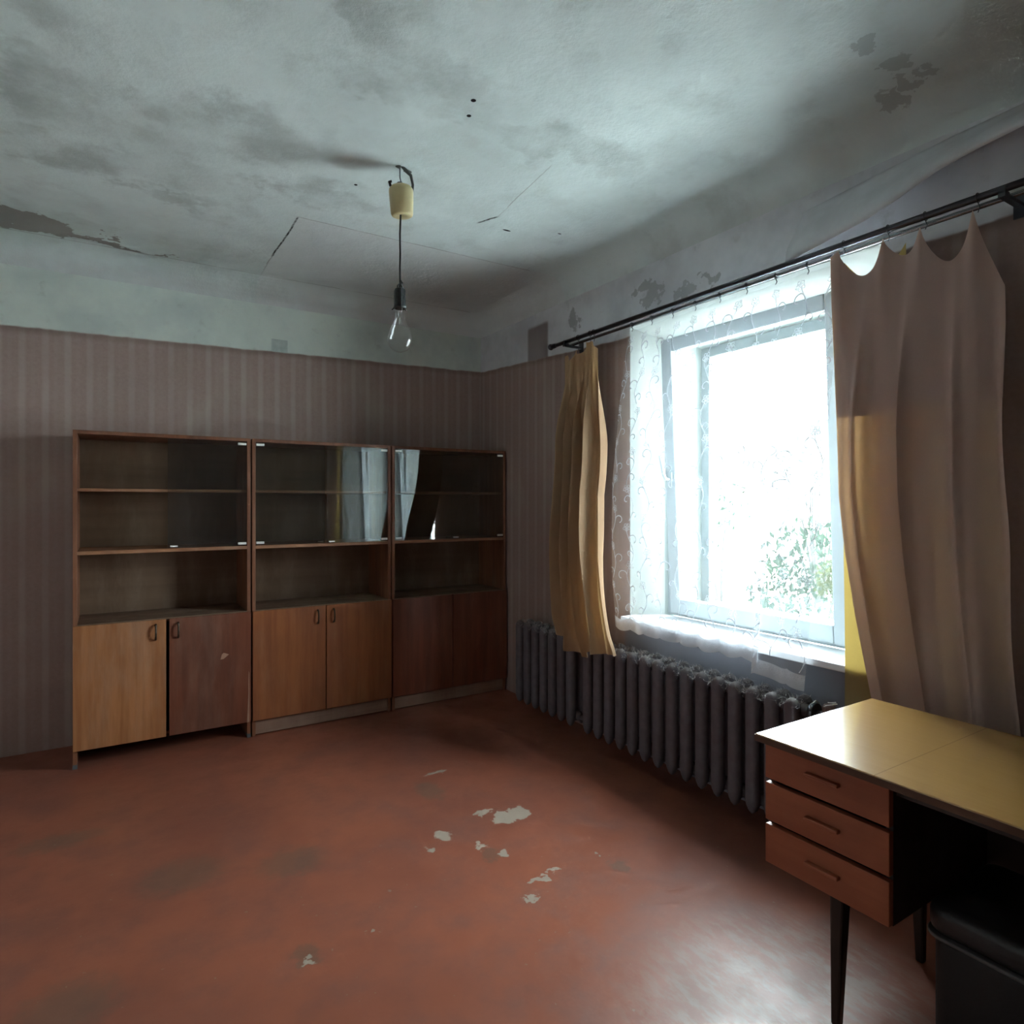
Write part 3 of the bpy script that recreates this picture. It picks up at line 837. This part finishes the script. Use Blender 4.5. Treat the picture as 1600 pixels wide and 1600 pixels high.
for yb in (3.24, 0.90, 0.1):
    m = MB()
    m.box(RODX - 0.016, XR + 0.002, yb - 0.010, yb + 0.010, RODZ - 0.030, RODZ - 0.018)
    m.box(RODX - 0.018, RODX - 0.0125, yb - 0.010, yb + 0.010, RODZ - 0.030, RODZ + 0.004)
    m.box(RODX - 0.018, RODX + 0.018, yb - 0.010, yb + 0.010, RODZ - 0.019, RODZ - 0.0115)
    m.box(XR - 0.006, XR + 0.002, yb - 0.018, yb + 0.018, RODZ - 0.065, RODZ + 0.02)
    R(m.build('bracket', M['steel_dark'], ro))

def hook(parent, y, z, x=RODX, zr=RODZ, r=0.0155, thick=0.0016):
    m = MB()
    pts = [(x + math.cos(a) * r, y, zr + math.sin(a) * r) for a in [2 * PI * k / 14 - PI / 2 for k in range(15)]]
    m.tube(pts, thick, 6)
    m.tube([(x, y, zr - r), (x + 0.004, y - 0.004, lerp(zr - r, z, 0.5)), (x, y, z)], thick, 6)
    return m.build('hook', M['steel_dark'], parent, smooth=True)

# ------------------------------------------------------------------ curtains
def curtain_sheet(ytop, zfun, path, nu=150, nv=90):
    def fn(u, v):
        return path(u, v)
    m = MB(); m.grid(fn, nu, nv)
    return m

# right curtain, hung from four hooks with slack between them
HK = [(0.03, 1.432, 2.412), (0.30, 1.263, 2.405), (0.545, 1.135, 2.402), (0.86, 0.973, 2.400)]
def rtop(u):
    """height and place of the top hem"""
    ks = [(0.0, 1.470, 2.40)] + HK + [(1.0, 0.895, 2.13)]
    sag = [0.0, 0.11, 0.075, 0.14, 0.02]
    for (a, b), s in zip(zip(ks, ks[1:]), sag):
        if u <= b[0]:
            t = (u - a[0]) / (b[0] - a[0])
            z = lerp(a[2], b[2], t) - s * (4 * t * (1 - t)) ** 0.8
            return lerp(a[1], b[1], t), z
    return ks[-1][1], ks[-1][2]
def rpath(u, v):
    yt, zt = rtop(u)
    z = lerp(zt, 0.50, v)
    h = (2.42 - z) / 1.92                       # 0 at the rod, 1 at the foot
    yl = pw([(0, 1.470), (0.30, 1.470), (0.5, 1.458), (0.62, 1.43), (0.75, 1.385), (0.87, 1.335), (1, 1.28)], h)
    yr = pw([(0, 0.92), (0.15, 0.895), (0.35, 0.885), (0.5, 0.882), (0.65, 0.875), (0.8, 0.86), (1, 0.845)], h)
    yb = lerp(yl, yr, u)
    y = lerp(yt, yb, sm(h * 2.2))
    # hooks gather the cloth toward the room, the slack falls back
    dist = min(abs(u - k[0]) for k in HK)
    top = -0.018 * math.exp(-(dist / 0.05) ** 2) + 0.02 * (1 - math.exp(-(dist / 0.08) ** 2))
    fold = 0.037 * math.sin(2 * PI * (u * 3.3 + 0.10 + 0.10 * math.sin(2.2 * h + 1.0))) + 0.012 * math.sin(2 * PI * (u * 7.3 + 0.3 + 0.2 * h))
    fold += 0.007 * math.sin(2 * PI * (u * 1.7 - 0.4 * h))
    k = sm(h * 2.5)
    x = 2.424 + lerp(top + 0.008, fold, k)
    y += 0.022 * math.cos(2 * PI * (u * 3.3 + 0.22)) * k * math.sin(PI * u)
    y += 0.006 * math.sin(h * 17 + 1.0) * sm((u - 0.85) / 0.15)
    return (x, y, z)
rc = tag(empty('curtain', (2.435, 1.16, 2.40)), 'wide beige curtain behind the desk, hanging from four hooks', 'curtain')
def RC(o):
    o.matrix_parent_inverse = Matrix.Translation((-2.435, -1.16, -2.40))
    return o
m = MB(); m.grid(rpath, 170, 100)
RC(m.build('cloth', M['curtain'], rc, smooth=True))
# turned-back layer seen along the window edge
def backlayer(u, v):
    z = lerp(2.39 - 0.10 * math.sin(PI * u), 0.50, v)
    y = lerp(1.455 - 0.004 * math.sin(v * 9), lerp(1.22, 1.20, v), u)
    x = 2.492 + 0.003 * math.sin(2 * PI * (u * 1.5 + v * 0.6))
    return (x, y, z)
m = MB(); m.grid(backlayer, 30, 60)
RC(m.build('turned_edge', M['curtain_back'], rc, smooth=True))
def foldover(u, v):                             # top hem folded down behind the cloth, lying against it
    zt = rtop(u)[1]
    z = lerp(zt - 0.004, 1.768 - 0.012 * math.sin(PI * u * 3), v)
    x, y, _ = rpath(u, (zt - z) / (zt - 0.50))
    return (x + 0.004, y, z)
m = MB(); m.grid(foldover, 120, 40)
RC(m.build('top_foldover', M['curtain_hem'], rc, smooth=True))
for u, y, z in HK:
    RC(hook(rc, y, z - 0.004))

# left curtain, gathered, its foot swept aside over the radiator
LH = [(0.04, 3.20, 2.352), (0.33, 3.115, 2.372), (0.62, 3.00, 2.392), (0.80, 2.965, 2.392)]
def lpath(u, v):
    ks = [(0.0, 3.215, 2.345)] + LH + [(1.0, 2.895, 2.33)]
    sag = [0, 0.055, 0.05, 0.01, 0.0]
    yt, zt = ks[-1][1], ks[-1][2]
    for (a, b), s in zip(zip(ks, ks[1:]), sag):
        if u <= b[0]:
            t = (u - a[0]) / (b[0] - a[0])
            yt, zt = lerp(a[1], b[1], t), lerp(a[2], b[2], t) - s * 4 * t * (1 - t)
            break
    zb = pw([(0, 0.66), (0.15, 0.62), (0.35, 0.565), (0.5, 0.545), (0.62, 0.585), (0.8, 0.60), (1, 0.60)], u)
    z = lerp(zt, zb, v)
    yl = pw([(0, 3.215), (0.12, 3.235), (0.22, 3.25), (0.5, 3.22), (0.75, 3.17), (0.92, 3.14), (1, 3.12)], v)
    yr = pw([(0, 2.895), (0.2, 2.885), (0.5, 2.86), (0.7, 2.78), (0.85, 2.70), (1, 2.62)], v)
    y = lerp(yt, lerp(yl, yr, u), sm(v * 3))
    k = sm(v * 3)
    def tri(q):                                  # sharper folds than a sine
        w = math.sin(2 * PI * q)
        return math.copysign(abs(w) ** 0.75, w)
    f = 0.054 * tri(u * 4.0 + 0.50 + 0.05 * v) + 0.022 * tri(u * 8.3 + 0.2 - 0.10 * v) + 0.006 * math.sin(2 * PI * (u * 19 + 0.5 * v))
    x = 2.425 + lerp(0.012 * math.sin(2 * PI * u * 4), f, k)
    y += 0.026 * math.cos(2 * PI * (u * 4.0 + 0.55)) * k * math.sin(PI * u)
    # the cloth leans out over the radiator top, its foot bunched up
    x -= 0.135 * sm((v - 0.30) / 0.62) + 0.4 * (x - 2.425) * sm((v - 0.6) / 0.3)
    bun = sm((v - 0.93) / 0.07)
    x += bun * 0.018 * math.sin(2 * PI * (u * 2.1 + 0.1))
    return (x, y, z)
lc = tag(empty('curtain', (2.425, 3.05, 2.36)), 'narrow golden curtain gathered between the corner and the window', 'curtain')
def LC(o):
    o.matrix_parent_inverse = Matrix.Translation((-2.425, -3.05, -2.36))
    return o
m = MB(); m.grid(lpath, 140, 100)
LC(m.build('cloth', M['curtain_gold'], lc, smooth=True))
for u, y, z in LH[1:]:
    LC(hook(lc, y, z - 0.004))

# sheer lace curtain
def scallop(s):
    return 0.014 * abs(math.sin(s * 30)) ** 0.7
def sheer_zb(s):
    return lerp(0.705, 0.655, sm((s - 0.80) / 0.03)) - 0.020 * sm((s - 0.85) / 0.15)
def spt(s, t, off=0.0):
    zt = 2.402 - 0.010 * abs(math.sin(s * PI * 8.0))
    zb = sheer_zb(s) + 0.014 - scallop(s)
    z = lerp(zt, zb, t)
    yl = pw([(0, 2.705), (0.06, 2.735), (0.25, 2.795), (0.5, 2.835), (0.8, 2.825), (1, 2.795)], t)
    yr = pw([(0, 1.475), (0.5, 1.535), (1, 1.618)], t)
    y = lerp(yl, yr, s)
    k = sm((t - 0.05) * 1.5)
    q = (s - 0.815) / 0.028
    ge = math.exp(-q * q)
    y += 0.075 * q * ge * k
    x = 2.492 - 0.022 * sm(t * 1.2) + 0.010 * math.sin(2 * PI * (s * 8 + 0.2)) * (0.35 + 0.65 * t) + 0.006 * math.sin(2 * PI * (s * 3.1 + t)) - 0.022 * ge * k - 0.006 * sm((t - .6) / .4)
    if s < 0.06:
        x -= 0.010 * math.sin(s / 0.06 * PI) * (1 - t * 0.5)
    return (x - off, y, z)
sh = tag(empty('lace_curtain', (2.50, 2.1, 2.40)), 'white sheer lace curtain with embroidered vines over the window', 'curtain')
def S(o):
    o.matrix_parent_inverse = Matrix.Translation((-2.50, -2.1, -2.40))
    return o
m = MB(); m.grid(spt, 260, 60)
S(m.build('tulle', M['sheer'], sh, smooth=True))
m = MB(); m.grid(lambda u, v: spt(u, lerp(0.962, 1.0, v), 0.0015), 260, 3)
S(m.build('hem', M['lace'], sh, smooth=True))
SW, SH = 1.30, 1.70
em = MB()
def ribbon(pts, w=0.0016):
    vs, fs = [], []
    n = len(pts)
    for i, (a, b) in enumerate(pts):
        a0, b0 = pts[max(i - 1, 0)]; a1, b1 = pts[min(i + 1, n - 1)]
        L = math.hypot(a1 - a0, b1 - b0) or 1
        nx, ny = -(b1 - b0) / L * w, (a1 - a0) / L * w
        for sg in (-1, 1):
            s_, t_ = (a + nx * sg) / SW, (b + ny * sg) / SH
            vs.append(spt(min(1, max(0, s_)), min(1, max(0, t_)), 0.002))
    for i in range(n - 1):
        fs.append((2 * i, 2 * i + 1, 2 * i + 3, 2 * i + 2))
    em.add(vs, fs)
rnd = random.Random(3)
def curl(a, b, side, R0, ang):
    pts = []
    for k in range(15):
        q = k / 14
        rr = R0 * (1 - 0.62 * q)
        th = ang + side * q * 4.6
        pts.append((a + math.cos(th) * rr - math.cos(ang) * R0, b + math.sin(th) * rr - math.sin(ang) * R0))
    ribbon(pts, 0.0026)
def blossom(a, b, r):
    for k in range(5):
        th = k * 2 * PI / 5 + 0.4
        ca, sa = math.cos(th), math.sin(th)
        ribbon([(a + ca * r * 0.2, b + sa * r * 0.2), (a + ca * r * 0.7 - sa * r * 0.35, b + sa * r * 0.7 + ca * r * 0.35), (a + ca * r, b + sa * r), (a + ca * r * 0.7 + sa * r * 0.35, b + sa * r * 0.7 - ca * r * 0.35), (a + ca * r * 0.2, b + sa * r * 0.2)], 0.0014)
NST = 11
for i in range(NST):
    a0 = 0.03 + (SW - 0.06) * i / (NST - 1)
    ph = rnd.uniform(0, 6)
    t = 0.05
    prev = []
    while t < SH - 0.08:
        L = rnd.uniform(0.15, 0.19)
        pts = []
        for k in range(13):
            q = k / 12
            pts.append((a0 + 0.022 * math.sin(ph + (t + q * L) * 24), t + q * L))
        ribbon(pts, 0.0018)
        side = 1 if rnd.random() < 0.5 else -1
        b = t + L * 0.35
        aa = a0 + 0.022 * math.sin(ph + b * 24)
        curl(aa, b, side, rnd.uniform(0.026, 0.036), PI / 2 + side * PI / 2)
        b = t + L * 0.8
        aa = a0 + 0.022 * math.sin(ph + b * 24)
        curl(aa, b, -side, rnd.uniform(0.020, 0.030), PI / 2 - side * PI / 2)
        blossom(a0 + 0.022 * math.sin(ph + t * 24), t, 0.024)
        t += L + rnd.uniform(0.02, 0.04)
for k in range(30):          # lace flowers along the hem
    a = SW * (k + 0.5) / 30
    blossom(a, SH - 0.042, 0.02)
    curl(a + 0.02, SH - 0.05, 1, 0.014, 0)
tag(S(em.build('embroidery', M['embroid'], sh)), kind='stuff')
for k in range(9):
    s_ = (k + 0.02) / 8.0 if k < 8 else 0.99
    x, y, z = spt(min(s_, 0.99), 0.0)
    S(hook(sh, y, z - 0.004, 2.512, RODZ - 0.008, 0.012, 0.0022))

# ------------------------------------------------------------------ pendant lamp
LX, LY = 1.096, 2.663
pl = tag(empty('pendant_lamp', (LX, LY, ZC)), 'bare bulb hanging on a cord from a yellowed plastic ceiling cup', 'lamp')
m = MB()
m.tube([(0, 0, 0.01), (0, 0, -0.05), (0.004, 0, -0.065), (0.012, 0, -0.075), (0.004, 0, -0.085), (-0.006, 0, -0.078)], 0.003, 8)
m.build('ceiling_hook', M['steel_dark'], pl, smooth=True)
m = MB()
m.tube([(0.005, 0, 0.005), (0.03, 0.0, -0.012), (0.05, -0.005, -0.03), (0.058, -0.008, -0.07), (0.056, -0.008, -0.10), (0.045, -0.006, -0.122), (0.028, -0.004, -0.125)], [0.005, 0.009, 0.007, 0.006, 0.006, 0.005, 0.005], 8)
m.tube([(0.0, 0, -0.003), (-0.02, 0.0, -0.006)], [0.010, 0.003], 8)
m.tube([(0.02, 0, -0.010), (0.055, 0.0, -0.012)], [0.009, 0.003], 8)
m.build('supply_cable', M['cable_grey'], pl, smooth=True)
m = MB()
m.lathe([(0.020, -0.082), (0.030, -0.082), (0.046, -0.090), (0.0525, -0.100), (0.054, -0.110), (0.052, -0.165), (0.049, -0.205), (0.046, -0.213), (0.040, -0.216), (0.012, -0.214), (0.006, -0.208), (0.001, -0.208)], (0, 0, 0), 28)
cup = m.build('ceiling_cup', M['cream'], pl, smooth=True, angle=30)
cup.rotation_euler = (math.radians(3), math.radians(-4), 0)
m = MB()
m.lathe([(0.001, -0.074), (0.013, -0.074), (0.016, -0.082), (0.014, -0.092), (0.001, -0.092)], (0, 0, 0), 12)
m.tube([(0.010, 0, -0.083), (0.042, 0, -0.078)], 0.004, 6)
m.build('terminal_block', M['black'], pl, smooth=True)
m = MB(); m.tube([(-0.044, 0, -0.100), (-0.050, 0, -0.082), (-0.040, 0, -0.078)], 0.006, 6)
m.build('cup_lug', M['black'], pl, smooth=True)
m = MB()
m.tube([(0.004, 0, -0.20), (0.0, 0, -0.30), (0.002, 0.001, -0.38), (0.0, 0, -0.45), (0.001, 0, -0.52), (0.0, 0, -0.545)], 0.0045, 8)
m.tube([(0.0, 0, -0.503), (0.008, 0, -0.51), (0.002, 0.004, -0.517), (0.014, 0, -0.514)], 0.004, 6)
m.tube([(0.0, 0, -0.52), (-0.010, 0, -0.53), (-0.012, 0, -0.55)], 0.004, 6)
m.tube([(0.0, 0, -0.52), (0.010, 0, -0.53), (0.012, 0, -0.552)], 0.004, 6)
m.build('cord', M['cord_dark'], pl, smooth=True)
m = MB()
m.lathe([(0.001, -0.542), (0.020, -0.543), (0.0245, -0.548), (0.0255, -0.556), (0.0255, -0.612), (0.028, -0.622), (0.0275, -0.632), (0.022, -0.632), (0.022, -0.600), (0.001, -0.600)], (0, 0, 0), 24)
for a in (0.3, 0.3 + 2 * PI / 3, 0.3 + 4 * PI / 3):
    ca, sa = math.cos(a), math.sin(a)
    m.tube([(ca * 0.026, sa * 0.026, -0.55), (ca * 0.0265, sa * 0.0265, -0.62), (ca * 0.031, sa * 0.031, -0.630), (ca * 0.038, sa * 0.038, -0.634)], 0.003, 6)
m.build('socket', M['black'], pl, smooth=True)
m = MB()
bp = [(0.020, -0.628), (0.020, -0.642), (0.0205, -0.662), (0.0245, -0.684), (0.034, -0.706), (0.045, -0.728), (0.0525, -0.750), (0.0545, -0.768), (0.052, -0.786), (0.045, -0.802), (0.033, -0.814), (0.018, -0.821), (0.002, -0.823)]
m.lathe(bp, (0, 0, 0), 32)
bu = m.build('bulb', M['bulb_glass'], pl, smooth=True)
m = MB()
m.lathe([(0.014, -0.632), (0.009, -0.650), (0.005, -0.675), (0.004, -0.700), (0.001, -0.702)], (0, 0, 0), 12)
m.tube([(0.003, 0, -0.70), (0.016, 0, -0.728)], 0.0007, 5)
m.tube([(-0.003, 0, -0.70), (-0.016, 0, -0.728)], 0.0007, 5)
m.tube([(0.016, 0, -0.728), (0.006, 0.006, -0.729), (-0.006, -0.006, -0.729), (-0.016, 0, -0.728)], 0.0006, 5)
m.build('filament_stem', M['pane'], bu, smooth=True)

# ------------------------------------------------------------------ the garden outside
GZ = -0.7
tag(MB().box(XO + 0.05, 60, -40, 70, GZ - 0.1, GZ).build('ground', M['ground']), 'pale concrete yard outside the window', kind='structure')

def foliage(mb, c, rx, ry, rz, n, size, rnd, hollow=0.35):
    for _ in range(n):
        while True:
            p = Vector((rnd.uniform(-1, 1), rnd.uniform(-1, 1), rnd.uniform(-1, 1)))
            if hollow < p.length < 1:
                break
        p = Vector((c[0] + p.x * rx, c[1] + p.y * ry, c[2] + p.z * rz))
        R_ = Euler((rnd.uniform(0, 6.3), rnd.uniform(0, 6.3), rnd.uniform(0, 6.3))).to_matrix()
        L = size * rnd.uniform(0.6, 1.3)
        q = [Vector((-L, 0, 0)), Vector((-0.2 * L, -0.45 * L, 0.1 * L)), Vector((L, 0, 0)), Vector((-0.2 * L, 0.45 * L, 0.1 * L))]
        mb.add([p + R_ @ w for w in q], [(0, 1, 2), (0, 2, 3)])
def shrub(name, label, cat, loc, blobs, n, size, mat, seed, twigs=9, h=1.6):
    rnd = random.Random(seed)
    e = tag(empty(name, loc), label, cat)
    mb_ = MB()
    for (cx, cy, cz, rx, ry, rz), k in zip(blobs, n):
        foliage(mb_, (cx, cy, cz), rx, ry, rz, k, size, rnd)
    tag(mb_.build('foliage', mat, e), kind='stuff')
    br = MB()
    for i in range(twigs):
        b = blobs[i % len(blobs)]
        a = rnd.uniform(0, 6.3)
        tip = Vector((b[0] + math.cos(a) * b[3] * 0.6, b[1] + math.sin(a) * b[4] * 0.6, b[2] + rnd.uniform(-0.3, 0.6) * b[5]))
        mid = Vector((tip.x * 0.45, tip.y * 0.45, tip.z * 0.5)) + Vector((rnd.uniform(-.1, .1), rnd.uniform(-.1, .1), 0))
        br.tube([(0, 0, -0.02), mid, tip], [0.03, 0.017, 0.006], 6)
    br.build('branches', M['bark'], e)
    return e
shrub('bush', 'leafy green bush right outside the window', 'bush', (5.6, 3.55, GZ),
      [(0, 0, 1.55, 0.55, 0.50, 0.45), (0.45, -0.45, 1.75, 0.40, 0.45, 0.45), (0.1, 0.35, 1.25, 0.45, 0.35, 0.35), (0.2, -0.6, 1.15, 0.4, 0.4, 0.4), (0.3, -0.55, 2.3, 0.16, 0.16, 0.3)],
      [420, 380, 260, 260, 70], 0.045, M['leaf'], 11, 12)
shrub('bush', 'yellow-green bush growing in front of the leafy green bush', 'bush', (4.45, 2.66, GZ),
      [(0, 0, 1.56, 0.15, 0.15, 0.17), (0.05, -0.1, 1.25, 0.17, 0.17, 0.22)], [420, 300], 0.024, M['leaf_y'], 5, 5)
shrub('young_tree', 'thin young tree with sparse leaves beyond the bush', 'tree', (8.6, 7.1, GZ),
      [(0, 0, 2.1, 0.5, 0.5, 0.5), (0.2, 0.7, 1.5, 0.4, 0.4, 0.4), (-.2, 0.4, 2.7, 0.4, 0.4, 0.4)], [60, 40, 30], 0.055, M['leaf'], 21, 8)
shrub('bare_tree', 'tall sparse tree rising before the house roof', 'tree', (11.5, 7.2, GZ),
      [(0, 0, 3.0, 0.8, 0.8, 0.5), (0.3, -0.6, 3.2, 0.6, 0.6, 0.4), (0, 0.6, 2.6, 0.5, 0.6, 0.4)], [60, 50, 30], 0.06, M['bark'], 31, 16)

hs = tag(empty('house', (19.5, 11.5, GZ), math.radians(-14)), 'far pale house with a weathered grey roof', 'house')
MB().box(-3, 3, -5, 5, 0, 2.9).build('walls', M['house_wall'], hs)
m = MB()
m.prism([(-3.5, 2.75), (3.5, 2.75), (0, 4.35)], -5.4, 5.4)
m.build('roof', M['house_roof'], hs)
for y in (-3.2, -0.8, 1.6, 3.6):
    wd = frame(-3.05, -2.98, y - 0.5, y + 0.5, 1.1, 2.3, 0.09).build('house_window', M['pvc'], hs)
    MB().box(-3.03, -3.01, y - 0.42, y + 0.42, 1.18, 2.22).build('pane', M['house_pane'], wd)
m = MB().box(0.3, 0.85, 1.0, 1.6, 3.4, 4.9)
m.build('chimney', M['house_roof'], hs)
